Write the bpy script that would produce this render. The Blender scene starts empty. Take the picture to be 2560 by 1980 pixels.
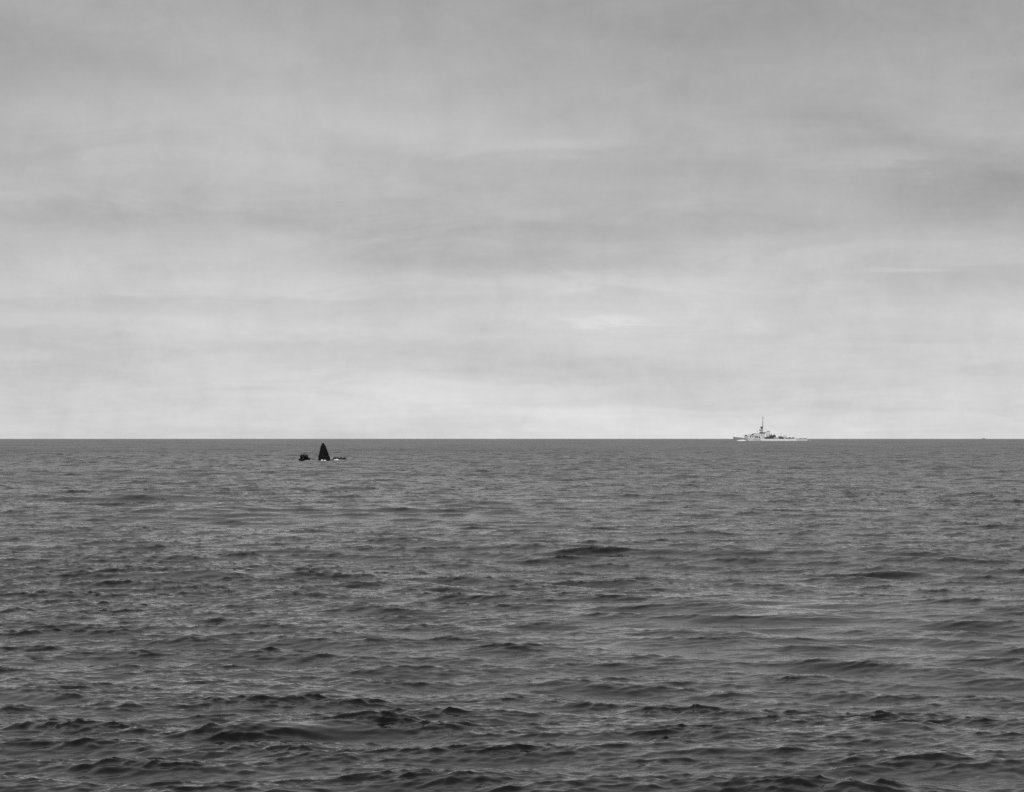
import bpy, bmesh, math, random
import numpy as np
from mathutils import Vector, Matrix

random.seed(7)
sc = bpy.context.scene
COL = sc.collection
R_EARTH = 6.371e6
CAM_H = 6.5
FPX = 7000.0                      # focal length in pixels of the 2560 px wide photograph

# ------------------------------------------------------------------ camera
cam_d = bpy.data.cameras.new('camera')
cam_d.sensor_width = 36.0
cam_d.lens = 36.0 * FPX / 2560.0
cam_d.clip_start = 0.5
cam_d.clip_end = 60000.0
cam = bpy.data.objects.new('camera', cam_d)
COL.objects.link(cam)
DIP = math.sqrt(2 * CAM_H / R_EARTH)
cam.location = (0, 0, CAM_H)
cam.rotation_euler = (math.radians(90) + 107.0 / FPX - DIP, 0, 0)
sc.camera = cam

# ------------------------------------------------------------------ view
sc.view_settings.view_transform = 'Standard'
sc.view_settings.look = 'None'
sc.view_settings.exposure = 0.0
sc.view_settings.gamma = 1.0
sc.view_settings.use_curve_mapping = False
sc.render.engine = 'CYCLES'
sc.cycles.use_denoising = False
sc.cycles.use_adaptive_sampling = True
sc.cycles.adaptive_threshold = 0.04
sc.cycles.adaptive_min_samples = 32
sc.cycles.max_bounces = 6

SUN_ELEV = math.radians(28)
SUN_AZ = math.radians(183)        # clockwise from +Y: behind the camera


# ------------------------------------------------------------------ node helper
class N:
    def __init__(self, tree):
        self.t = tree

    def new(self, typ, **kw):
        n = self.t.nodes.new(typ)
        for k, v in kw.items():
            setattr(n, k, v)
        return n

    def link(self, a, b):
        self.t.links.new(a, b)

    def put(self, sock, v):
        if hasattr(v, 'is_output'):
            self.link(v, sock)
        else:
            sock.default_value = v

    def math(self, op, a, b=None, c=None, clamp=False):
        n = self.new('ShaderNodeMath', operation=op, use_clamp=clamp)
        self.put(n.inputs[0], a)
        if b is not None:
            self.put(n.inputs[1], b)
        if c is not None:
            self.put(n.inputs[2], c)
        return n.outputs[0]

    def noise(self, vec, scale, detail=3.0, rough=0.5, dist=0.0):
        n = self.new('ShaderNodeTexNoise')
        n.inputs['Scale'].default_value = scale
        n.inputs['Detail'].default_value = detail
        n.inputs['Roughness'].default_value = rough
        n.inputs['Distortion'].default_value = dist
        self.link(vec, n.inputs['Vector'])
        return n.outputs[0]

    def ramp(self, fac, stops, interp='LINEAR'):
        n = self.new('ShaderNodeValToRGB')
        cr = n.color_ramp
        cr.interpolation = interp
        while len(cr.elements) < len(stops):
            cr.elements.new(0.5)
        for e, (p, v) in zip(cr.elements, stops):
            e.position = p
            e.color = (v, v, v, 1)
        self.link(fac, n.inputs[0])
        return n.outputs[0]


# ------------------------------------------------------------------ world: thin grey overcast
world = bpy.data.worlds.new('World')
sc.world = world
world.use_nodes = True
wt = world.node_tree
wt.nodes.clear()
w = N(wt)
out = w.new('ShaderNodeOutputWorld')
bg = w.new('ShaderNodeBackground')
bg.inputs['Strength'].default_value = 0.1
w.link(bg.outputs[0], out.inputs[0])
sky = w.new('ShaderNodeTexSky', sky_type='NISHITA')
sky.sun_disc = False
sky.sun_elevation = SUN_ELEV
sky.sun_rotation = SUN_AZ
skybw = w.new('ShaderNodeRGBToBW')
w.link(sky.outputs[0], skybw.inputs[0])
tc = w.new('ShaderNodeTexCoord')
sep = w.new('ShaderNodeSeparateXYZ')
w.link(tc.outputs['Generated'], sep.inputs[0])
zc = w.math('MAXIMUM', sep.outputs[2], 0.0)
# cloud-sheet coordinates (a flat layer overhead, bands pack together at the horizon)
den = w.math('ADD', zc, 0.13)
px_ = w.math('DIVIDE', sep.outputs[0], den)
py_ = w.math('DIVIDE', sep.outputs[1], den)
comb = w.new('ShaderNodeCombineXYZ')
w.link(px_, comb.inputs[0])
w.link(py_, comb.inputs[1])
comb.inputs[2].default_value = 3.7
n_big = w.noise(comb.outputs[0], 1.15, 4.0, 0.5, 0.4)
n_mid = w.noise(comb.outputs[0], 3.6, 5.0, 0.55, 0.6)
# luminance of the sheet against the sine of the elevation
base = w.ramp(zc, [(0.0, 0.665), (0.022, 0.635), (0.05, 0.56), (0.085, 0.485), (0.12, 0.415),
                   (0.16, 0.36), (0.36, 0.36), (0.65, 0.27), (1.0, 0.20)])
mod = w.math('ADD', w.math('MULTIPLY', w.math('SUBTRACT', n_big, 0.5), 0.55),
             w.math('MULTIPLY', w.math('SUBTRACT', n_mid, 0.5), 0.26))
n_fine = w.noise(tc.outputs['Generated'], 55.0, 7.0, 0.72, 0.4)
mod = w.math('ADD', mod, w.math('MULTIPLY', w.math('SUBTRACT', n_fine, 0.5), 0.27))
# single banks and streaks of cloud: azimuth, elevation, widths, strength
az = w.math('ARCTAN2', sep.outputs[0], sep.outputs[1])
warp = w.math('MULTIPLY', w.math('SUBTRACT', n_mid, 0.5), 0.022)
el = w.math('ADD', sep.outputs[2], warp)
BANKS = [
    (230, 560, 330, 45, -.11), (1010, 630, 300, 60, -.13), (2450, 480, 330, 90, -.19), (1680, 410, 420, 55, -.10),
    (1400, 660, 330, 40, -.07), (1700, 100, 420, 80, -.09), (150, 160, 300, 110, -.07), (2400, 700, 330, 60, -.09),
    (250, 780, 300, 25, -.06), (900, 770, 330, 25, -.05), (1560, 590, 240, 25, -.06),
    (1510, 812, 120, 10, .10), (1400, 372, 220, 26, .10), (2260, 685, 100, 10, .10), (140, 320, 260, 50, .08),
    (1480, 715, 420, 18, .07), (2230, 415, 130, 15, .10), (2150, 170, 260, 70, .07), (700, 320, 500, 70, .06),
    (1700, 960, 900, 130, .02), (150, 1000, 480, 170, -.06),
]
for (bx, by, bw, bh, amp) in BANKS:
    a0, e0 = (bx - 1280) / FPX, (1097 - by) / FPX
    u = w.math('DIVIDE', w.math('SUBTRACT', az, a0), bw / FPX)
    v = w.math('DIVIDE', w.math('SUBTRACT', el, e0), bh / FPX)
    q = w.math('ADD', w.math('MULTIPLY', u, u), w.math('MULTIPLY', v, v))
    g = w.math('POWER', 2.71828, w.math('MULTIPLY', q, -0.8))
    mod = w.math('MULTIPLY_ADD', g, amp * 1.35, mod)
lum = w.math('MULTIPLY', base, w.math('ADD', mod, 1.0))
lum10 = w.math('MULTIPLY', lum, 10.0)
fin = w.math('ADD', w.math('MULTIPLY', lum10, 0.96), w.math('MULTIPLY', skybw.outputs[0], 0.04))
w.link(fin, bg.inputs[0])

# ------------------------------------------------------------------ sun
sl = bpy.data.lights.new('sun', 'SUN')
sl.energy = 2.6
sl.angle = math.radians(6)
sl.color = (1, 1, 1)              # black-and-white film
sun = bpy.data.objects.new('sun', sl)
COL.objects.link(sun)
sd = Vector((math.sin(SUN_AZ) * math.cos(SUN_ELEV), math.cos(SUN_AZ) * math.cos(SUN_ELEV), math.sin(SUN_ELEV)))
sun.rotation_euler = sd.to_track_quat('Z', 'Y').to_euler()


# ------------------------------------------------------------------ materials
def mat(name, v, rough=0.6, var=0.0, scale=1.0, spec=0.3, metal=0.0):
    m = bpy.data.materials.new(name)
    m.use_nodes = True
    n = N(m.node_tree)
    p = m.node_tree.nodes['Principled BSDF']
    p.inputs['Roughness'].default_value = rough
    p.inputs['Specular IOR Level'].default_value = spec
    p.inputs['Metallic'].default_value = metal
    if var > 0:
        t = n.new('ShaderNodeTexCoord')
        f = n.noise(t.outputs['Object'], scale, 5.0, 0.6)
        c = n.ramp(f, [(0.3, v * (1 - var)), (0.7, v * (1 + var))])
        n.link(c, p.inputs['Base Color'])
    else:
        p.inputs['Base Color'].default_value = (v, v, v, 1)
    return m


M_WHITE = mat('pale_paint', 0.52, 0.6, 0.10, 0.4)
M_LIGHT = mat('light_grey_paint', 0.38, 0.6, 0.12, 0.4)
M_GREY = mat('mid_grey_paint', 0.25, 0.6, 0.15, 0.4)
M_MAST = mat('mast_paint', 0.08, 0.6, 0.15, 0.4)
M_DARK = mat('dark_paint', 0.035, 0.6, 0.25, 0.5)
M_DECK = mat('dark_deck_paint', 0.07, 0.8, 0.2, 0.5)
M_WRECK = mat('wet_black_hull', 0.007, 0.7, 0.5, 1.2, 0.08)
M_WRECKD = mat('wet_wreck_deck', 0.012, 0.6, 0.4, 2.0, 0.25)
M_DEBRIS = mat('wet_debris', 0.012, 0.55, 0.5, 3.0, 0.25)
M_RUBBER = mat('black_rubber', 0.004, 0.55, 0.3, 4.0, 0.15)
M_ROPE = mat('rope', 0.03, 0.9, 0.3, 20.0, 0.1)
M_CLOTH = mat('oily_clothing', 0.005, 0.8, 0.4, 6.0, 0.1)
M_SKIN = mat('oil_smeared_skin', 0.016, 0.6, 0.3, 12.0, 0.2)
M_HAIR = mat('dark_wet_hair', 0.004, 0.5, 0.2, 30.0, 0.2)
M_FOAM = mat('foam', 0.80, 0.9, 0.08, 3.0, 0.1)
M_GLASS = mat('dark_window_glass', 0.02, 0.1, 0.0, 1.0, 0.5)


# ------------------------------------------------------------------ sea: spectral waves on a curved sheet
rng = np.random.default_rng(11)


def make_tile(L, n, lmin, lmax, lpeak, slope, th0, spread, power, chop):
    k1 = np.fft.fftfreq(n, L / n) * 2 * np.pi
    kx, ky = np.meshgrid(k1, k1, indexing='ij')
    k = np.hypot(kx, ky)
    k[0, 0] = 1e-9
    lam = 2 * np.pi / k
    th = np.arctan2(ky, kx)
    amp = k ** (-power)
    kp = 2 * np.pi / lpeak
    amp = amp * np.exp(-0.6 * (kp / k) ** 2)
    band = 1 / (1 + (lam / lmax) ** 8) * 1 / (1 + (lmin / lam) ** 8)
    amp = amp * band * (np.abs(np.cos(th - th0)) ** spread + 0.04)
    amp[0, 0] = 0
    ph = rng.normal(size=(n, n)) + 1j * rng.normal(size=(n, n))
    H = amp * ph
    h = np.fft.ifft2(H)
    gx = np.fft.ifft2(1j * kx * H).real
    gy = np.fft.ifft2(1j * ky * H).real
    s = slope / math.sqrt((gx ** 2 + gy ** 2).mean())
    dx = -np.fft.ifft2(-1j * kx / k * H).real * s * chop
    dy = -np.fft.ifft2(-1j * ky / k * H).real * s * chop
    return dict(L=L, n=n, h=(h.real * s).astype(np.float32), dx=dx.astype(np.float32), dy=dy.astype(np.float32),
                lmin=lmin)


TILES = [
    (make_tile(640.0, 512, 18, 110, 55, 0.030, math.radians(70), 4, 2.0, 0.8), 12.0, (341.6, 553.2)),
    (make_tile(151.0, 1024, 2.2, 18, 5.5, 0.09, math.radians(95), 1.8, 1.8, 1.3), -17.0, (10.9, 99.4)),
    (make_tile(37.0, 1024, 0.14, 3.0, 1.6, 0.205, math.radians(85), 1.2, 1.75, 1.1), 33.0, (5, 13)),
]


def bil(a, u, v, n):
    i0 = np.floor(u).astype(np.int64)
    j0 = np.floor(v).astype(np.int64)
    fu = (u - i0).astype(np.float32)
    fv = (v - j0).astype(np.float32)
    i0 %= n
    j0 %= n
    i1 = (i0 + 1) % n
    j1 = (j0 + 1) % n
    return (a[i0, j0] * (1 - fu) * (1 - fv) + a[i1, j0] * fu * (1 - fv) + a[i0, j1] * (1 - fu) * fv + a[i1, j1] * fu * fv)


# smooth slicks and ruffled patches: x, y, half widths, change in ripple height
PATCHES = [(-9, 250, 22, 45, -.3), (10, 96, 7, 17, -.34), (26, 175, 10, 25, -.18), (4, 200, 12, 40, -.12), (-22, 420, 40, 80, -.1),
           (30, 300, 16, 40, .25), (-6, 62, 6, 9, .25), (6, 64, 5, 8, .2), (-20, 130, 10, 25, .3), (40, 520, 50, 60, .25)]
# steeper single crests: x, y, half length, steep front, long back, height, skew of the crest line
CRESTS = [(-4.8, 59.3, 1.9, .72, 1.7, .37, .10), (-3.3, 61.3, 1.3, .65, 1.4, .22, -.15), (15.6, 134.5, 2.1, .8, 2.0, .22, -.25), (18.3, 133.4, 1.8, .8, 2.0, .22, -.3),
          (21.5, 131.5, 2.2, .8, 2.0, .2, -.22), (-13.5, 128, 5.0, 1.2, 3.0, .30, .05), (7.6, 58.0, 1.6, .7, 1.5, .17, .1),
          (-0.6, 66.0, 1.5, .7, 1.6, .16, .12), (-36, 280, 9, 2.2, 6, .55, .0), (3.5, 54.5, 2.0, .7, 1.4, .14, .12), (1.6, 73.5, 2.0, .8, 1.6, .15, -.05)]


def ripple_cover(x, y):
    a = 1.0 + 0.22 * np.sin(x / 13.0 + 1.3 * np.sin(y / 37.0)) * np.sin(y / 29.0 + 0.9 * np.sin(x / 21.0) + 1.0)
    for (cx, cy, hx, hy, amp) in PATCHES:
        a = a + amp * np.exp(-((x - cx) / hx) ** 2 - ((y - cy) / hy) ** 2)
    return np.clip(a, 0.3, 1.6)


def waves(x, y, cell):
    """height and horizontal drift of the sea at x, y; waves shorter than the local cell are left out"""
    H = np.zeros_like(x, dtype=np.float64)
    DX = np.zeros_like(H)
    DY = np.zeros_like(H)
    calm = ripple_cover(x, y)
    for t, rot, off in TILES:
        wgt = np.clip((t['lmin'] * 1.1 - cell) / (t['lmin'] * 0.8) + 0.0, 0, 1) if cell is not None else np.ones_like(H)
        if t['lmin'] < 1:
            wgt = np.clip((2.2 - cell) / 1.7, 0, 1) * calm
        elif t['lmin'] < 10:
            wgt = np.clip((9.0 - cell) / 6.0, 0, 1)
        else:
            wgt = np.clip((60.0 - cell) / 40.0, 0, 1)
        c, s = math.cos(math.radians(rot)), math.sin(math.radians(rot))
        u = (c * x + s * y + off[0]) / t['L'] * t['n']
        v = (-s * x + c * y + off[1]) / t['L'] * t['n']
        if t['lmin'] < 1:              # ripples crowd on the crests and thin out in the troughs
            wgt = wgt * np.clip(0.92 + 0.22 * hb / sig_b, 0.4, 1.6)
        hh = bil(t['h'], u, v, t['n'])
        if 1 < t['lmin'] < 10:
            hb, sig_b = hh, float(t['h'].std())
        H += wgt * hh
        a = bil(t['dx'], u, v, t['n'])
        b = bil(t['dy'], u, v, t['n'])
        DX += wgt * (c * a - s * b)
        DY += wgt * (s * a + c * b)
    for (cx, cy, hx, front, back, amp, skew) in CRESTS:
        d = y - cy - skew * (x - cx)
        prof = np.where(d < 0, np.exp(-(d / front) ** 2), np.exp(-(d / back) ** 2))
        H += amp * np.exp(-(((x - cx) / hx) ** 2)) * prof
    return H, DX, DY


def drop(r2):
    return -r2 / (2 * R_EARTH)


def sea_z(x, y, cell=1.2):
    xx, yy = np.array([x], float), np.array([y], float)
    h, _, _ = waves(xx, yy, np.array([cell]))
    return float(h[0] + drop(x * x + y * y))


def build_sea():
    r = [3.0]
    while r[-1] < 40:
        r.append(r[-1] * 1.09)
    while r[-1] < 14500:
        q = r[-1]
        r.append(q + max(0.06, q * (0.00135 if q < 110 else 0.0017 if q < 800 else min(0.01, 0.0017 * (q / 800) ** 0.8))))
    r = np.array(r)
    half = math.radians(11.4)
    fine = np.linspace(-half, half, 601)
    side = half + (math.pi - half) * (np.linspace(0, 1, 17)[1:] ** 2.6)
    th = np.concatenate([-side[::-1][1:], fine, side])       # the ring closes at +-pi
    nr, nt = len(r), len(th)
    dth = np.empty(nt)
    dth[1:-1] = (th[2:] - th[:-2]) / 2
    dth[0] = dth[1]
    dth[-1] = dth[-2]
    dr = np.gradient(r)
    RR, TT = np.meshgrid(r, th, indexing='ij')
    cell = np.maximum(np.broadcast_to(dr[:, None], RR.shape), RR * dth[None, :])
    x = (RR * np.sin(TT)).ravel()
    y = (RR * np.cos(TT)).ravel()
    h, dx, dy = waves(x, y, cell.ravel())
    z = h + drop(x * x + y * y)
    co = np.empty((nr * nt + 1, 3), np.float32)
    co[:-1, 0] = x + dx
    co[:-1, 1] = y + dy
    co[:-1, 2] = z
    co[-1] = (0, 0, -0.1)
    i = np.arange(nr - 1)[:, None] * nt
    j = np.arange(nt)[None, :]
    j2 = (j + 1) % nt
    quads = np.stack([i + j, i + j2, i + nt + j2, i + nt + j], -1).reshape(-1, 4)
    tris = np.stack([np.full(nt, nr * nt), j2[0], j[0]], -1)
    # counter-clockwise seen from above
    quads = quads[:, ::-1]
    me = bpy.data.meshes.new('sea')
    me.vertices.add(len(co))
    me.vertices.foreach_set('co', co.ravel())
    nl = quads.size + tris.size
    me.loops.add(nl)
    me.loops.foreach_set('vertex_index', np.concatenate([quads.ravel(), tris[:, ::-1].ravel()]).astype(np.int32))
    npoly = len(quads) + len(tris)
    me.polygons.add(npoly)
    starts = np.concatenate([np.arange(len(quads)) * 4, len(quads) * 4 + np.arange(len(tris)) * 3]).astype(np.int32)
    me.polygons.foreach_set('loop_start', starts)
    me.update(calc_edges=True)
    me.polygons.foreach_set('use_smooth', np.ones(npoly, bool))
    # share of the short waves that the local mesh is too coarse to carry: it becomes gloss roughness instead
    at_ = me.attributes.new('unresolved', 'FLOAT', 'POINT')
    un = np.clip((np.append(cell.ravel(), 0.2) - 0.05) / 3.0, 0, 1).astype(np.float32)
    at_.data.foreach_set('value', un)
    me.update()
    o = bpy.data.objects.new('sea', me)
    COL.objects.link(o)
    o['kind'] = 'structure'
    o['label'] = 'choppy dark grey open sea running out to the horizon'
    return o


def sea_material():
    m = bpy.data.materials.new('sea_water')
    m.use_nodes = True
    n = N(m.node_tree)
    p = m.node_tree.nodes['Principled BSDF']
    p.inputs['Base Color'].default_value = (0.004, 0.004, 0.004, 1)
    p.inputs['IOR'].default_value = 1.40
    p.inputs['Specular IOR Level'].default_value = 0.5
    p.inputs['Roughness'].default_value = 0.12
    at_ = n.new('ShaderNodeAttribute', attribute_name='unresolved')
    n.link(n.ramp(at_.outputs['Fac'], [(0.0, 0.07), (0.1, 0.11), (0.22, 0.15), (0.6, 0.225), (1.0, 0.25)]), p.inputs['Roughness'])
    t = n.new('ShaderNodeTexCoord')
    mp = n.new('ShaderNodeMapping')
    mp.inputs['Scale'].default_value = (0.75, 1.25, 1.0)
    mp.inputs['Rotation'].default_value = (0, 0, math.radians(12))
    n.link(t.outputs['Object'], mp.inputs[0])
    v = mp.outputs[0]
    a = n.noise(v, 0.9, 2.0, 0.5)      # wavelets about a metre
    b = n.noise(v, 4.5, 3.0, 0.55, 0.3)      # ripples a foot long
    c = n.noise(v, 11.0, 3.0, 0.6)     # capillary roughness
    gust = n.noise(t.outputs['Object'], 0.022, 4.0, 0.6)
    g = n.ramp(gust, [(0.34, 0.25), (0.66, 1.0)])
    hsum = n.math('ADD', n.math('MULTIPLY', a, 0.02),
                  n.math('ADD', n.math('MULTIPLY', b, 0.012), n.math('MULTIPLY', c, 0.003)))
    bp = n.new('ShaderNodeBump')
    bp.inputs['Distance'].default_value = 1.0
    n.link(g, bp.inputs['Strength'])
    n.link(hsum, bp.inputs['Height'])
    n.link(bp.outputs[0], p.inputs['Normal'])
    return m


sea = build_sea()
sea.data.materials.append(sea_material())


# ------------------------------------------------------------------ object helpers
def tag(o, label=None, cat=None, group=None, kind=None):
    if label:
        o['label'] = label
    if cat:
        o['category'] = cat
    if group:
        o['group'] = group
    if kind:
        o['kind'] = kind
    return o


def thing(name, loc, rz, label, cat, group=None):
    o = bpy.data.objects.new(name, None)
    o.empty_display_size = 0.5
    COL.objects.link(o)
    o.location = loc
    o.rotation_euler = (0, 0, rz)
    return tag(o, label, cat, group)


def obj(name, bm, m, parent=None, smooth=False):
    bmesh.ops.recalc_face_normals(bm, faces=bm.faces[:])
    me = bpy.data.meshes.new(name)
    bm.to_mesh(me)
    bm.free()
    me.materials.append(m)
    if smooth:
        for p in me.polygons:
            p.use_smooth = True
    o = bpy.data.objects.new(name, me)
    COL.objects.link(o)
    if parent is not None:
        o.parent = parent
    return o


def box(bm, x0, x1, y0, y1, z0, z1, bev=0.0, taper=0.0):
    t = taper
    vs = [bm.verts.new(c) for c in (
        (x0, y0, z0), (x1, y0, z0), (x1, y1, z0), (x0, y1, z0),
        (x0 + t, y0 + t, z1), (x1 - t, y0 + t, z1), (x1 - t, y1 - t, z1), (x0 + t, y1 - t, z1))]
    fs = [bm.faces.new([vs[i] for i in q]) for q in
          ((3, 2, 1, 0), (4, 5, 6, 7), (0, 1, 5, 4), (1, 2, 6, 5), (2, 3, 7, 6), (3, 0, 4, 7))]
    if bev > 0:
        es = list({e for f in fs for e in f.edges})
        bmesh.ops.bevel(bm, geom=es, offset=bev, segments=1, affect='EDGES')


def tube(bm, p0, p1, r0, r1=None, seg=8):
    r1 = r0 if r1 is None else r1
    p0, p1 = Vector(p0), Vector(p1)
    d = (p1 - p0).normalized()
    q = d.to_track_quat('Z', 'Y')
    a, b = [], []
    for i in range(seg):
        an = 2 * math.pi * i / seg
        v = q @ Vector((math.cos(an), math.sin(an), 0))
        a.append(bm.verts.new(p0 + v * r0))
        b.append(bm.verts.new(p1 + v * r1))
    for i in range(seg):
        j = (i + 1) % seg
        bm.faces.new((a[i], a[j], b[j], b[i]))
    bm.faces.new(a[::-1])
    bm.faces.new(b)


def loft(bm, rings, close=True, caps=True):
    rows = [[bm.verts.new(p) for p in r] for r in rings]
    m = len(rows[0])
    for a, b in zip(rows[:-1], rows[1:]):
        for i in range(m if close else m - 1):
            j = (i + 1) % m
            bm.faces.new((a[i], a[j], b[j], b[i]))
    if caps:
        bm.faces.new(rows[0][::-1])
        bm.faces.new(rows[-1])
    return rows


def B():
    return bmesh.new()


def at(px, D):
    """ground point that stands D metres out in the bearing of photograph column px"""
    a = (px - 1280) / FPX
    return D * a, D


# ------------------------------------------------------------------ the upright bow of the sunk ship
def upright_bow():
    x, y = at(809.7, 708)
    z = sea_z(x, y)
    k = 0.00741
    t = thing('sunken_ship_bow', (x, y, z), 0.0, 'tall pointed black bow of a sinking ship standing upright out of the sea',
              'shipwreck')
    prof = [  # height px from waterline, left px, right px
        (-420, -255, 300), (-200, -235, 265), (0, -204, 225), (95, -192, 203), (190, -180, 168), (305, -150, 125),
        (390, -134, 95), (475, -116, 62), (540, -88, 30), (585, -62, 2), (606, -44, -18)]
    rings, deck = [], []
    for hz, l, r in prof:
        l, r, zz = l * k, r * k, hz * k
        c, wv = (l + r) / 2, (r - l) / 2
        d = wv * 1.15
        rake = 0.10 * zz
        ring = [(l, d * 0.55 + rake, zz), (l * 0.98 + c * 0.02, d * 0.1 + rake, zz), (c - wv * 0.72, -d * 0.42 + rake, zz),
                (c - wv * 0.10, -d * 0.80 + rake, zz), (c + wv * 0.10, -d * 0.80 + rake, zz),
                (c + wv * 0.72, -d * 0.42 + rake, zz), (r * 0.98 + c * 0.02, d * 0.1 + rake, zz), (r, d * 0.55 + rake, zz)]
        rings.append(ring)
        deck.append(((l * .93 + c * .07), (r * .93 + c * .07), d * 0.55 + rake, zz))
    bm = B()
    loft(bm, rings)
    hull = obj('hull', bm, M_WRECK, t)
    # foredeck set inside the bulwark, facing away
    bm = B()
    loft(bm, [[(l, d + 0.02, z_), (r, d + 0.02, z_), (r, d + 0.06, z_), (l, d + 0.06, z_)] for l, r, d, z_ in deck[:-1]])
    obj('deck', bm, M_WRECKD, t)
    # stem bar down the middle of the forefoot
    bm = B()
    loft(bm, [[((rg[3][0] + rg[4][0]) / 2 - .05, rg[3][1] + .03, rg[3][2]), ((rg[3][0] + rg[4][0]) / 2 + .05, rg[3][1] + .03, rg[3][2]),
               ((rg[3][0] + rg[4][0]) / 2 + .04, rg[3][1] - .07, rg[3][2]), ((rg[3][0] + rg[4][0]) / 2 - .04, rg[3][1] - .07, rg[3][2])]
              for rg in rings])
    obj('stem_bar', bm, M_WRECK, t)
    # raised seams where the shell plates lap
    for hz in (95, 250, 390, 500):
        bm = B()
        f = None
        for (a, ra), (b, rb) in zip(zip(prof[:-1], rings[:-1]), zip(prof[1:], rings[1:])):
            if a[0] <= hz <= b[0]:
                f = (hz - a[0]) / (b[0] - a[0])
                ring = [Vector(p).lerp(Vector(q), f) for p, q in zip(ra, rb)]
        c = sum(ring, Vector()) / len(ring)
        rr = []
        for s, dz in ((1.0, -0.05), (1.018, -0.05), (1.018, 0.05), (1.0, 0.05)):
            rr.append([(c.x + (p.x - c.x) * s, c.y + (p.y - c.y) * s, p.z + dz) for p in ring])
        rows = [[bm.verts.new(p) for p in r_] for r_ in rr]
        m_ = len(ring)
        for q in range(4):
            a_, b_ = rows[q], rows[(q + 1) % 4]
            for i in range(m_):
                j = (i + 1) % m_
                bm.faces.new((a_[i], a_[j], b_[j], b_[i]))
        obj('plate_seam', bm, M_WRECK, t)
    # mooring chock at the very tip
    bm = B()
    tube(bm, (-0.32, 0.5, 4.35), (-0.14, 0.5, 4.35), 0.07, seg=8)
    obj('chock', bm, M_WRECKD, t)
    return t


upright_bow()


# ------------------------------------------------------------------ foam
def foam(name, px, D, wid, dep, hgt, label, cat='foam', seed=1, dz=0.0, lean=0.0, m=None):
    x, y = at(px, D)
    rnd = random.Random(seed)
    n, m_ = 22, 5
    bm = B()
    rows = []
    ph = [rnd.uniform(0, 6.28) for _ in range(6)]
    for j in range(m_ + 1):
        f = j / m_
        row = []
        for i in range(n):
            a = 2 * math.pi * i / n
            e = 1 + 0.16 * math.sin(3 * a + ph[0]) + 0.12 * math.sin(5 * a + ph[1]) + 0.08 * math.sin(8 * a + ph[2])
            rr = (1 - f) * e
            X, Y = math.cos(a) * rr * wid / 2, math.sin(a) * rr * dep / 2
            zt = hgt * (1 - (1 - f) ** 2) * (0.75 + 0.35 * math.sin(3.1 * X / wid * 6 + ph[3]) * math.cos(4 * Y / dep * 3 + ph[4]))
            zs = sea_z(x + X, y + Y) + dz + lean * X
            row.append(bm.verts.new((X, Y, zs - 0.05 + zt if j else zs - 0.4)))
        rows.append(row)
    for a, b in zip(rows[:-1], rows[1:]):
        for i in range(n):
            k = (i + 1) % n
            bm.faces.new((a[i], a[k], b[k], b[i]))
    bm.faces.new(rows[-1])
    o = obj(name, bm, m or M_FOAM, None, True)
    o.location = (x, y, 0)
    tag(o, label, cat, None, 'stuff')
    return o


foam('foam', 805.2, 705.3, 0.66, 0.9, 0.36, 'bright white foam breaking at the foot of the upright bow', seed=3)
foam('foam', 812.4, 705.2, 0.78, 0.9, 0.30, 'smaller second lump of foam at the foot of the upright bow', seed=4)
foam('foam', 841.5, 716, 1.6, 2.2, 0.34, 'long white streak of foam in front of the low dark wreckage', seed=5)
M_LIT_WATER = mat('lit_water_tone', 0.33, 0.8, 0.2, 3.0, 0.2)  # pale grey puts the light on the swell into the colour
foam('foam', 766.5, 680.5, 2.1, 1.6, 0.42, 'low pale mound coloured as lit water along the front of the raft', seed=8, m=M_LIT_WATER, dz=-0.05, lean=0.12)  # mound added for lit water, not real foam
foam('foam', 831.4, 752, 0.7, 1.6, 0.24, 'small white patch of foam behind and left of the low wreckage', seed=6, dz=0.1)


# ------------------------------------------------------------------ low wreckage right of the bow
def wreckage():
    x, y = at(847, 742)
    z = sea_z(x, y)
    t = thing('wreckage', (x, y, z), 0.05, 'low dark floating wreckage awash just right of the upright bow', 'wreckage')
    k = 0.106

    def hump(name, x0, x1, hs, seed):
        rnd = random.Random(seed)
        bm = B()
        n = len(hs)
        rings = []
        for i, h in enumerate(hs):
            X = x0 + (x1 - x0) * i / (n - 1)
            wv = 0.55 * (0.5 + h) + rnd.uniform(-.05, .05)
            rings.append([(X, -wv, -0.5), (X + rnd.uniform(-.04, .04), -wv, h * 0.55), (X, -wv * .45, h), (X, wv * .4, h * .95),
                          (X, wv, h * .5), (X, wv, -0.5)])
        loft(bm, rings)
        return obj(name, bm, M_DEBRIS, t)

    hump('hull_fragment', -1.95, 0.22, [0.12, 0.22, 0.34, 0.62, 0.44, 0.52, 0.46, 0.24], 2)
    hump('plank', 0.15, 1.9, [0.22, 0.5, 0.54, 0.4, 0.34, 0.52, 0.5, 0.2], 5)
    bm = B()
    tube(bm, (1.0, 0.3, 0.2), (2.35, 0.1, 0.55), 0.09, 0.05, 6)
    obj('spar', bm, M_DEBRIS, t)
    return t


wreckage()


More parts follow.
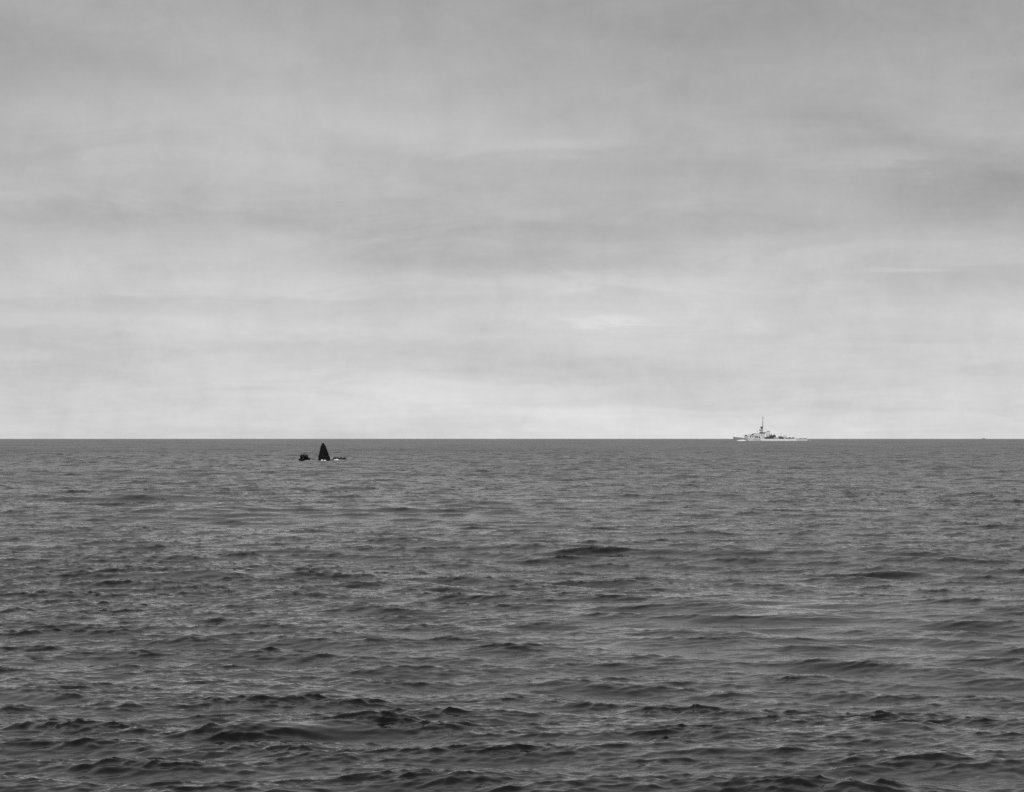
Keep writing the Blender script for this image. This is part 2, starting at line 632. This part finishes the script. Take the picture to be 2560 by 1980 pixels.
# ------------------------------------------------------------------ raft with survivors
def skin_mesh(name, joints, edges, root, m, parent=None, levels=1):
    me = bpy.data.meshes.new(name)
    me.from_pydata([j[0] for j in joints], edges, [])
    o = bpy.data.objects.new(name, me)
    COL.objects.link(o)
    md = o.modifiers.new('skin', 'SKIN')
    md.use_smooth_shade = True
    for i, j in enumerate(joints):
        rr = j[1] if isinstance(j[1], tuple) else (j[1], j[1])
        me.skin_vertices[0].data[i].radius = rr
    me.skin_vertices[0].data[root].use_root = True
    sb = o.modifiers.new('subsurf', 'SUBSURF')
    sb.levels = levels
    sb.render_levels = levels
    dg = bpy.context.evaluated_depsgraph_get()
    ev = o.evaluated_get(dg)
    nm = bpy.data.meshes.new_from_object(ev)
    nm.name = name
    o.modifiers.clear()
    o.data = nm
    bpy.data.meshes.remove(me)
    nm.materials.clear()
    nm.materials.append(m)
    for p in nm.polygons:
        p.use_smooth = True
    if parent is not None:
        o.parent = parent
    return o


def person(loc, face, lean, arms, label, knees=0.42, turn=0.0):
    """a seated, huddled man; z = 0 is what he sits on; he faces local -Y before the turn"""
    J, E = [], []

    def add(p, r, par=None):
        J.append((Vector(p), r))
        if par is not None:
            E.append((par, len(J) - 1))
        return len(J) - 1

    lx, ly = lean
    pel = add((0, 0, 0.13), 0.16)
    wst = add((lx * .25, ly * .25, 0.33), (0.15, 0.12), pel)
    chs = add((lx * .65, ly * .65, 0.56), (0.185, 0.13), wst)
    nck = add((lx * .95, ly * .95, 0.72), 0.065, chs)
    hd0 = add((lx * 1.08, ly * 1.08 - 0.01, 0.80), 0.088, nck)
    hd1 = add((lx * 1.18, ly * 1.18 - 0.02, 0.91), 0.092, hd0)
    add((lx * 1.22, ly * 1.22 - 0.02, 0.985), 0.05, hd1)
    for s in (-1, 1):
        hip = add((s * .11, -0.05, 0.12), 0.105, pel)
        kn = add((s * .17, -0.42, knees), 0.075, hip)
        an = add((s * .14, -0.50, 0.06), 0.05, kn)
        add((s * .15, -0.66, 0.03), 0.042, an)
        sh = add((lx * .8 + s * .19, ly * .8, 0.66), 0.07, chs)
        a = arms[0 if s < 0 else 1]
        if a == 'up':
            el_ = add((lx + s * .27, ly - .05, 0.88), 0.05, sh)
            wr = add((lx + s * .22, ly - .06, 1.13), 0.036, el_)
            d, sd_ = Vector((0, 0, 1)), Vector((1, 0, 0))
        elif a == 'out':
            el_ = add((lx + s * .44, ly - .04, 0.62), 0.05, sh)
            wr = add((lx + s * .62, ly - .08, 0.80), 0.036, el_)
            d, sd_ = Vector((s * .7, 0, .7)), Vector((-.7, 0, .7))
        else:
            el_ = add((lx * .6 + s * .27, ly * .6 - .18, 0.47), 0.05, sh)
            wr = add((s * .17, -0.38, knees + .08), 0.036, el_)
            d, sd_ = Vector((0, -1, -.2)), Vector((1, 0, 0))
        pm = add(J[wr][0] + d * .07, 0.034, wr)
        for q, ln in ((-1.5, .07), (-.5, .085), (.5, .08), (1.5, .06)):
            k1 = add(J[pm][0] + d * .045 + sd_ * q * .02, 0.010, pm)
            add(J[k1][0] + d * ln * .7 - Vector((0, 0, .015)), 0.008, k1)
        th_ = add(J[wr][0] + d * .045 - sd_ * s * .045, 0.011, wr)
        add(J[th_][0] + d * .045, 0.009, th_)
    o = skin_mesh('person', J, E, 0, M_CLOTH)
    o.location = loc
    o.rotation_euler = (0, 0, face)
    tag(o, label, 'person', 'people on the raft')
    hc = J[hd1][0]
    # face: eyes, nose, ears on the head
    bm = B()
    bmesh.ops.create_uvsphere(bm, u_segments=10, v_segments=7, radius=1.0)
    for v in bm.verts:
        q = Vector((v.co.x * .078, v.co.y * .095, v.co.z * .115))
        if abs(v.co.x) < .3 and v.co.y < -.6 and abs(v.co.z) < .35:
            q.y -= .018
        if v.co.z < -.5:
            q.x *= .8
        v.co = q + hc + Vector((0, -0.018, -0.02))
    obj('face', bm, M_SKIN, o, True)
    bm = B()
    bmesh.ops.create_uvsphere(bm, u_segments=10, v_segments=6, radius=1.0)
    for v in bm.verts:
        v.co = Vector((v.co.x * .098, v.co.y * .108, max(v.co.z, -.3) * .115)) + hc + Vector((0, .014, .02))
    obj('hair', bm, M_HAIR, o, True)
    return o


def raft():
    x, y = at(762, 690)
    z = sea_z(x, y) + 0.36
    rz = math.radians(38)
    t = thing('life_raft', (x, y, z), rz, 'small black life raft crowded with huddled people, left of the upright bow', 'raft')
    t.rotation_euler = (0, math.radians(-9), rz)
    # a rounded oblong buoyancy ring, thicker at the near left end
    L, W = 1.28, 0.72
    rings = []
    n, m_ = 28, 8
    for i in range(n):
        a = 2 * math.pi * i / n
        ca, sa = math.cos(a), math.sin(a)
        cx = L * math.copysign(abs(ca) ** .7, ca)
        cy = W * math.copysign(abs(sa) ** .7, sa)
        nrm = Vector((ca / L, sa / W, 0)).normalized()
        up = max(0, -ca) ** 3
        rr = 0.27 + 0.08 * up
        rings.append([Vector((cx, cy, 0.16 + 0.16 * up)) + nrm * (math.cos(b) * rr) + Vector((0, 0, math.sin(b) * rr))
                      for b in [2 * math.pi * q / m_ for q in range(m_)]])
    bm = B()
    rows = [[bm.verts.new(p) for p in r_] for r_ in rings]
    for i in range(n):
        a_, b_ = rows[i], rows[(i + 1) % n]
        for q in range(m_):
            k = (q + 1) % m_
            bm.faces.new((a_[q], a_[k], b_[k], b_[q]))
    obj('buoyancy_ring', bm, M_RUBBER, t, True)
    bm = B()
    box(bm, -1.15, 1.15, -0.62, 0.62, -0.02, 0.06)
    obj('floor', bm, M_RUBBER, t)
    bm = B()
    pts = []
    for i in range(28):
        a = 2 * math.pi * i / 28
        s = -0.10 if i % 2 else 0.02
        pts.append(Vector((math.copysign(abs(math.cos(a)) ** .7, math.cos(a)) * (L + .29),
                           math.copysign(abs(math.sin(a)) ** .7, math.sin(a)) * (W + .29), 0.24 + s)))
    for i in range(28):
        tube(bm, pts[i], pts[(i + 1) % 28], 0.014, seg=5)
    obj('grab_line', bm, M_ROPE, t)
    bm = B()
    tube(bm, (1.0, -.35, .3), (1.95, -.75, -.12), 0.05, 0.05, 6)
    box(bm, 1.9, 2.25, -.83, -.69, -.22, -.08)
    obj('paddle', bm, M_DEBRIS, t)
    c, s = math.cos(rz), math.sin(rz)

    def P(u, v, w_):
        return (x + c * u - s * v, y + s * u + c * v, z + w_ + 0.158 * u)

    # seats: on the ring or on the floor
    person(P(-1.12, -0.34, 0.50), rz + math.radians(55), (0.0, -0.14), ('knee', 'knee'),
           'hunched dark figure seated at the low left end of the raft')
    person(P(-0.92, 0.38, 0.50), rz + math.radians(110), (0.05, -0.05), ('knee', 'knee'),
           'figure seated upright behind the hunched figure at the left end of the raft')
    person(P(-0.45, 0.66, 0.58), rz + math.radians(10), (-0.05, -0.05), ('knee', 'knee'),
           'figure on the far side of the raft, second head from its left end', .36)
    person(P(-0.40, -0.36, 0.16), rz + math.radians(20), (0.0, -0.08), ('knee', 'knee'),
           'figure sitting low beside the hunched figure, near the left of the raft', .36)
    person(P(0.06, -0.30, 0.28), rz - math.radians(20), (0.03, -0.08), ('knee', 'knee'),
           'figure sitting low in the middle of the raft in front of the others', .38)
    person(P(0.14, 0.66, 0.60), rz - math.radians(5), (0.02, 0.02), ('knee', 'up'),
           'figure holding one arm straight up, tallest shape on the raft')
    person(P(0.70, 0.50, 0.46), rz - math.radians(40), (0.02, -0.06), ('knee', 'out'),
           'figure stretching an arm outwards at the right end of the raft')
    person(P(0.60, -0.36, 0.20), rz - math.radians(50), (-0.02, -0.10), ('knee', 'knee'),
           'figure sitting low at the near right corner of the raft', .36)
    return t


raft()


# ------------------------------------------------------------------ warship on the horizon
def warship_hull_material():
    """broad camouflage panels in real paint along the side: grey bow, pale middle, white quarter, grey stern"""
    m = bpy.data.materials.new('camouflage_hull_paint')
    m.use_nodes = True
    n = N(m.node_tree)
    p = m.node_tree.nodes['Principled BSDF']
    p.inputs['Roughness'].default_value = 0.6
    t = n.new('ShaderNodeTexCoord')
    s = n.new('ShaderNodeSeparateXYZ')
    n.link(t.outputs['Object'], s.inputs[0])
    u = n.math('ADD', s.outputs[0], n.math('MULTIPLY', s.outputs[2], 0.9))
    u = n.math('DIVIDE', n.math('ADD', u, 46.0), 92.0)
    c = n.ramp(u, [(0.0, 0.26), (0.215, 0.50), (0.30, 0.42), (0.385, 0.72), (0.845, 0.5)], 'CONSTANT')
    f = n.noise(t.outputs['Object'], 0.5, 5.0, 0.6)
    g = n.ramp(f, [(0.3, 0.86), (0.7, 1.05)])
    mx = n.new('ShaderNodeMix', data_type='RGBA', blend_type='MULTIPLY')
    mx.inputs[0].default_value = 1.0
    n.link(c, mx.inputs[6])
    n.link(g, mx.inputs[7])
    n.link(mx.outputs[2], p.inputs['Base Color'])
    return m


def warship():
    D = 3400.0
    x, y = at(1926, D)
    z = drop(x * x + y * y)
    t = thing('warship', (x, y, z), math.radians(-3), 'pale camouflaged warship with a tall mast, broadside on the horizon', 'warship')
    K = 0.0556

    def X(q):
        return (q - 1082) * K

    def Z(q):
        return (712 - q) * K

    # hull: stations from stem to stern
    st = []
    for f in [0, .015, .04, .08, .14, .22, .32, .45, .6, .75, .87, .95, 1.0]:
        xs = X(262) + (X(1885) - X(262)) * f
        beam = 5.6 * min(1.0, (f / .34) ** .62 if f > 0 else 0.0) * (1 - 0.35 * max(0, (f - .7) / .3) ** 2)
        beam = max(beam, 0.08)
        deck = Z(668) + 2.5 * max(0, 1 - f / .42) ** 1.5
        rake = 2.6 * max(0, 1 - f / .1)
        st.append((xs, beam, deck, rake))
    bm = B()
    rings = []
    for xs, b, d, rk in st:
        fl = 0.62 if rk > 0 else 0.93
        rings.append([(xs + rk, -b * .55 * fl, -3.0), (xs + rk * .8, -b * fl, -0.6), (xs + rk * .45, -b * (fl + 1) / 2, d * .5),
                      (xs, -b, d), (xs, b, d), (xs + rk * .45, b * (fl + 1) / 2, d * .5), (xs + rk * .8, b * fl, -0.6),
                      (xs + rk, b * .55 * fl, -3.0)])
    loft(bm, rings)
    obj('hull', bm, warship_hull_material(), t)
    bm = B()
    loft(bm, [[(xs, -b * .97, d + .005), (xs, b * .97, d + .005), (xs, b * .97, d + .06), (xs, -b * .97, d + .06)] for xs, b, d, rk in st])
    obj('deck', bm, M_DECK, t)

    def part(name, m, q0, q1, y0, y1, zq0, zq1, bev=0.15, taper=0.0, parent=None):
        bm_ = B()
        box(bm_, X(q0), X(q1), y0, y1, Z(zq0), Z(zq1), bev, taper)
        return obj(name, bm_, m, parent or t)

    # forward house in three levels, the bridge on top
    dh = part('deckhouse', M_WHITE, 592, 952, -4.4, 4.4, 676, 600, .25)
    part('deckhouse', M_WHITE, 712, 968, -3.6, 3.6, 601, 548, .25)
    br = part('bridge', M_LIGHT, 842, 968, -4.3, 4.3, 549, 526, .2)
    part('bridge_wing', M_DARK, 846, 985, -5.2, -4.2, 533, 524, .05, 0, br)
    part('bridge_wing', M_DARK, 846, 985, 4.2, 5.2, 533, 524, .05, 0, br)
    for q in range(7):
        part('window', M_GLASS, 852 + q * 15, 861 + q * 15, -4.36, -4.28, 544, 537, 0, 0, br)
    for q0, q1, zq, hy in ((585, 850, 602, 4.7), (705, 850, 551, 4.0), (600, 690, 579, 2.9)):
        part('deck_edge_shade', M_GREY, q0, q1, -hy, hy, zq + 3, zq - 3, 0)  # overhang plates, grey to paint in the shade beneath the decks
    for q0, za, zb in ((880, 595, 556), (925, 640, 606), (690, 640, 608)):
        part('door', M_GREY, q0, q0 + 14, -4.47 if zb > 600 else -3.67, -4.38 if zb > 600 else -3.58, za, zb, 0)
    # openings, lockers and floats along the side of the house
    for q0, q1, za, zb in ((738, 812, 638, 614), (826, 856, 648, 622), (636, 655, 640, 612)):
        f_ = part('float_net_basket', M_DARK, q0, q1, -5.0, -4.35, za, zb, .2)
    for q in range(5):
        part('porthole', M_GLASS, 612 + q * 62, 618 + q * 62, -4.46, -4.38, 662, 655, 0)

    # guns
    def gun(q, zq, ln, up, aft=False, s=1.0):
        g = B()
        xx, zz = X(q), Z(zq)
        rr = []
        for a_, hh, w_ in ((-.1, 0, 1.0), (0, 0.05, 1.5), (.6, 1.0, 1.35), (.7, 1.55, .95)):
            rr.append([(xx + math.cos(i * math.pi / 5) * w_ * s, math.sin(i * math.pi / 5) * w_ * s * .85, zz + hh * s) for i in range(10)])
        loft(g, rr)
        o = obj('gun', g, M_DARK, t)
        g = B()
        dirx = 1 if aft else -1
        tube(g, (xx + dirx * .9 * s, 0, zz + .9 * s), (xx + dirx * (.9 + ln), 0, zz + .9 * s + up), 0.16, 0.11, 8)
        obj('barrel', g, M_GREY, o)
        return o

    part('gun_platform', M_LIGHT, 520, 606, -2.6, 2.6, 655, 607, .3)
    gun(548, 609, 4.2, -0.1)
    part('gun_platform', M_LIGHT, 640, 730, -2.6, 2.6, 602, 582, .3)
    gun(700, 584, 5.4, 0.0)
    gun(1500, 655, 4.0, 0.2, True, .9)
    gun(1572, 655, 2.0, 0.5, True, .8)

    # tower, director, radar
    tw = B()
    loft(tw, [[(X(890) + a_ * w_, b_ * w_, Z(zq)) for a_, b_ in ((-1, -1), (1, -1), (1, 1), (-1, 1))]
              for zq, w_ in ((527, 1.5), (470, 1.15), (440, 0.9))])
    tw = obj('director_tower', tw, M_GREY, t)
    g = B()
    box(g, X(866), X(908), -1.2, 1.2, Z(440), Z(398), .35)
    obj('gun_director', g, M_DARK, tw)
    part('searchlight_platform', M_GREY, 836, 868, -1.6, 1.6, 492, 462, .3)
    part('signal_lamp', M_GREY, 786, 806, -2.8, -2.0, 505, 488, .2)
    # mast
    g = B()
    tube(g, (X(908), 0, Z(500)), (X(919), 0, Z(172)), 0.36, 0.2, 8)
    ms = obj('mast', g, M_MAST, t)
    g = B()
    tube(g, (X(915), -3.6, Z(298)), (X(915), 3.6, Z(298)), 0.14, 0.1, 6)
    tube(g, (X(907), -1.0, Z(292)), (X(924), 1.0, Z(288)), 0.12, 0.1, 6)
    obj('yard', g, M_GREY, ms)
    g = B()
    box(g, X(902), X(922), -.7, .7, Z(358), Z(342), .1)
    obj('lookout_platform', g, M_GREY, ms)
    g = B()
    box(g, X(908), X(930), -1.0, 1.0, Z(222), Z(206), .1)
    obj('radar_aerial', g, M_GREY, ms)
    g = B()
    for sy in (-1, 1):
        tube(g, (X(930), 3.4 * sy, Z(526)), (X(914), 0, Z(330)), 0.05, 0.05, 5)
        tube(g, (X(960), 3.4 * sy, Z(526)), (X(916), 0, Z(240)), 0.04, 0.04, 5)
    tube(g, (X(918), 0, Z(185)), (X(1315), 0, Z(552)), 0.03, 0.03, 5)
    obj('stay', g, M_GREY, ms)

    # funnel and what stands round it
    g = B()
    rr = []
    for zq, w_ in ((640, 2.0), (560, 1.9), (500, 1.75)):
        rr.append([(X(1030 + (640 - zq) * .06) + math.cos(i * math.pi / 6) * w_ * 1.05, math.sin(i * math.pi / 6) * w_ * .7, Z(zq)) for i in range(12)])
    loft(g, rr)
    fn = obj('funnel', g, M_WHITE, t, True)
    g = B()
    rr = [[(X(1038) + math.cos(i * math.pi / 6) * w_ * 1.05, math.sin(i * math.pi / 6) * w_ * .7, Z(zq)) for i in range(12)]
          for zq, w_ in ((512, 1.85), (500, 1.85), (492, 1.6))]
    loft(g, rr)
    obj('funnel_cap', g, M_LIGHT, fn, True)
    part('signal_pole', M_GREY, 988, 994, -1.7, -1.4, 560, 480, 0)
    part('boat_deck', M_DARK, 955, 1150, -4.6, 4.6, 671, 628, .1)  # dark colour takes in shade under the boat deck and dark-painted house sides
    part('boat_deck', M_GREY, 1150, 1215, -4.3, 4.3, 671, 640, .1)
    # ship's boat, davits
    def lump(name, m, q0, q1, yc, wy, za, zb):
        g_ = B()
        rr_ = []
        for f in (0, .15, .5, .85, 1):
            sc_ = math.sin(math.pi * min(max(f, .08), .92)) ** .5
            xx = X(q0) + (X(q1) - X(q0)) * f
            h_ = Z(zb) - Z(za)
            rr_.append([(xx, yc + math.cos(i * math.pi / 4) * wy * sc_, Z(za) + h_ / 2 + math.sin(i * math.pi / 4) * h_ / 2 * sc_) for i in range(8)])
        loft(g_, rr_)
        return obj(name, g_, m, t, True)

    lump('whaleboat', M_GREY, 1186, 1268, -4.6, .9, 678, 648)
    # raised gun tubs behind the funnel
    for q in (1100, 1166):
        g = B()
        rr = [[(X(q) + math.cos(i * math.pi / 6) * 1.8, -.6 + math.sin(i * math.pi / 6) * 1.8, Z(zq)) for i in range(12)] for zq in (626, 588)]
        loft(g, rr)
        tb = obj('gun_tub', g, M_DARK, t)
        g = B()
        box(g, X(q) - .9, X(q) + .7, -1.0, .2, Z(590), Z(566), .25)
        tube(g, (X(q) - .4, -.4, Z(572)), (X(q) - .9, -.4, Z(550)), .1, .08, 6)
        obj('mount', g, M_GREY, tb)
    part('deckhouse', M_GREY, 1080, 1200, -2.4, 2.4, 640, 625, .1)
    # after house
    part('deckhouse', M_LIGHT, 1206, 1462, -3.2, 3.2, 671, 634, .2)
    lump('float', M_DARK, 1262, 1372, -4.1, .9, 676, 622)
    lump('float', M_DARK, 1190, 1262, -4.1, .8, 674, 648)
    lump('float', M_DARK, 1412, 1462, -4.1, .8, 676, 648)
    part('locker', M_GREY, 1250, 1325, -2.0, 2.0, 636, 604, .3)
    part('director_platform', M_WHITE, 1345, 1432, -2.2, 2.2, 636, 606, .3)
    part('gun_director', M_GREY, 1365, 1412, -1.0, 1.0, 607, 594, .2)
    g = B()
    tube(g, (X(1315), 0, Z(606)), (X(1315), 0, Z(545)), 0.12, 0.08, 6)
    box(g, X(1306), X(1326), -.5, .5, Z(560), Z(546), .1)
    obj('after_mast', g, M_GREY, t)
    # gun deck and depth charge gear aft
    part('gun_deck', M_GREY, 1462, 1600, -3.6, 3.6, 672, 656, .1)
    for q in (1700, 1790):
        part('depth_charge_rack', M_DARK, q, q + 70, -4.0, -2.4, 672, 658, .1)
    # guard rails
    g = B()
    yb = 4.2
    for k in range(24):
        q = 1470 + k * 17.5
        tube(g, (X(q), -yb, Z(670)), (X(q), -yb, Z(653)), .05, .05, 4)
    for zq in (654, 661):
        tube(g, (X(1470), -yb, Z(zq)), (X(1878), -yb, Z(zq)), .05, .05, 4)
    obj('guard_rail', g, M_DARK, t)
    g = B()
    tube(g, (X(1878), 0, Z(665)), (X(1895), 0, Z(625)), .06, .05, 5)
    obj('flagstaff', g, M_GREY, t)
    g = B()
    tube(g, (X(268), 0, Z(622)), (X(262), 0, Z(592)), .06, .05, 5)
    obj('jackstaff', g, M_GREY, t)
    g = B()
    box(g, X(284), X(300), -1.6, -1.0, Z(672), Z(650), .2)
    obj('anchor', g, M_DARK, t)
    return t


warship()

# bow wave and stern wash of the warship
def ship_foam(px0, px1, D, dep, hgt, label, seed):
    x0, _ = at(px0, D)
    x1, _ = at(px1, D)
    rnd = random.Random(seed)
    bm = B()
    n = 16
    rings = []
    for i in range(n + 1):
        f = i / n
        xx = x0 + (x1 - x0) * f
        e = math.sin(math.pi * min(max(f, .04), .96)) ** .6
        h_ = hgt * e * rnd.uniform(.75, 1.1)
        d_ = dep * e
        zb = drop(xx * xx + D * D)
        rings.append([(xx, D - d_, zb - .8), (xx, D - d_ * .8, zb + h_ * .5), (xx, D, zb + h_), (xx, D + d_ * .7, zb + h_ * .5), (xx, D + d_, zb - .8)])
    loft(bm, rings)
    o = obj('foam', bm, M_FOAM, None, True)
    c = Vector(((x0 + x1) / 2, D, drop(x0 * x0 + D * D)))
    o.data.transform(Matrix.Translation(-c))
    o.location = c
    tag(o, label, 'foam', None, 'stuff')


ship_foam(1842, 1866, 3392, 2.0, 1.7, 'white bow wave curling along the bow of the warship', 3)
ship_foam(2018, 2031, 3402, 3.0, 0.5, 'pale wash trailing behind the stern of the warship', 4)


# ------------------------------------------------------------------ a vessel hull-down beyond the horizon, far right
def far_vessel():
    D = 13200.0
    x, y = at(2459, D)
    z = drop(x * x + y * y)
    t = thing('distant_vessel', (x, y, z), math.radians(20), 'tiny dark speck of a vessel almost sunk below the far right horizon', 'vessel')
    bm = B()
    rings = []
    for f, b, d in ((0, .1, 3.2), (.1, 1.8, 2.7), (.3, 3.0, 2.2), (.8, 3.0, 2.0), (1, 2.2, 2.1)):
        xs = -14 + 28 * f
        rings.append([(xs, -b * .7, -2), (xs, -b, d), (xs, b, d), (xs, b * .7, -2)])
    loft(bm, rings)
    obj('hull', bm, M_GREY, t)
    bm = B()
    box(bm, -5, 5, -2.2, 2.2, 2.0, 4.8, .3)
    obj('deckhouse', bm, M_GREY, t)
    bm = B()
    tube(bm, (1, 0, 4.7), (1, 0, 6.0), .12, .08, 6)
    obj('mast', bm, M_GREY, t)


far_vessel()
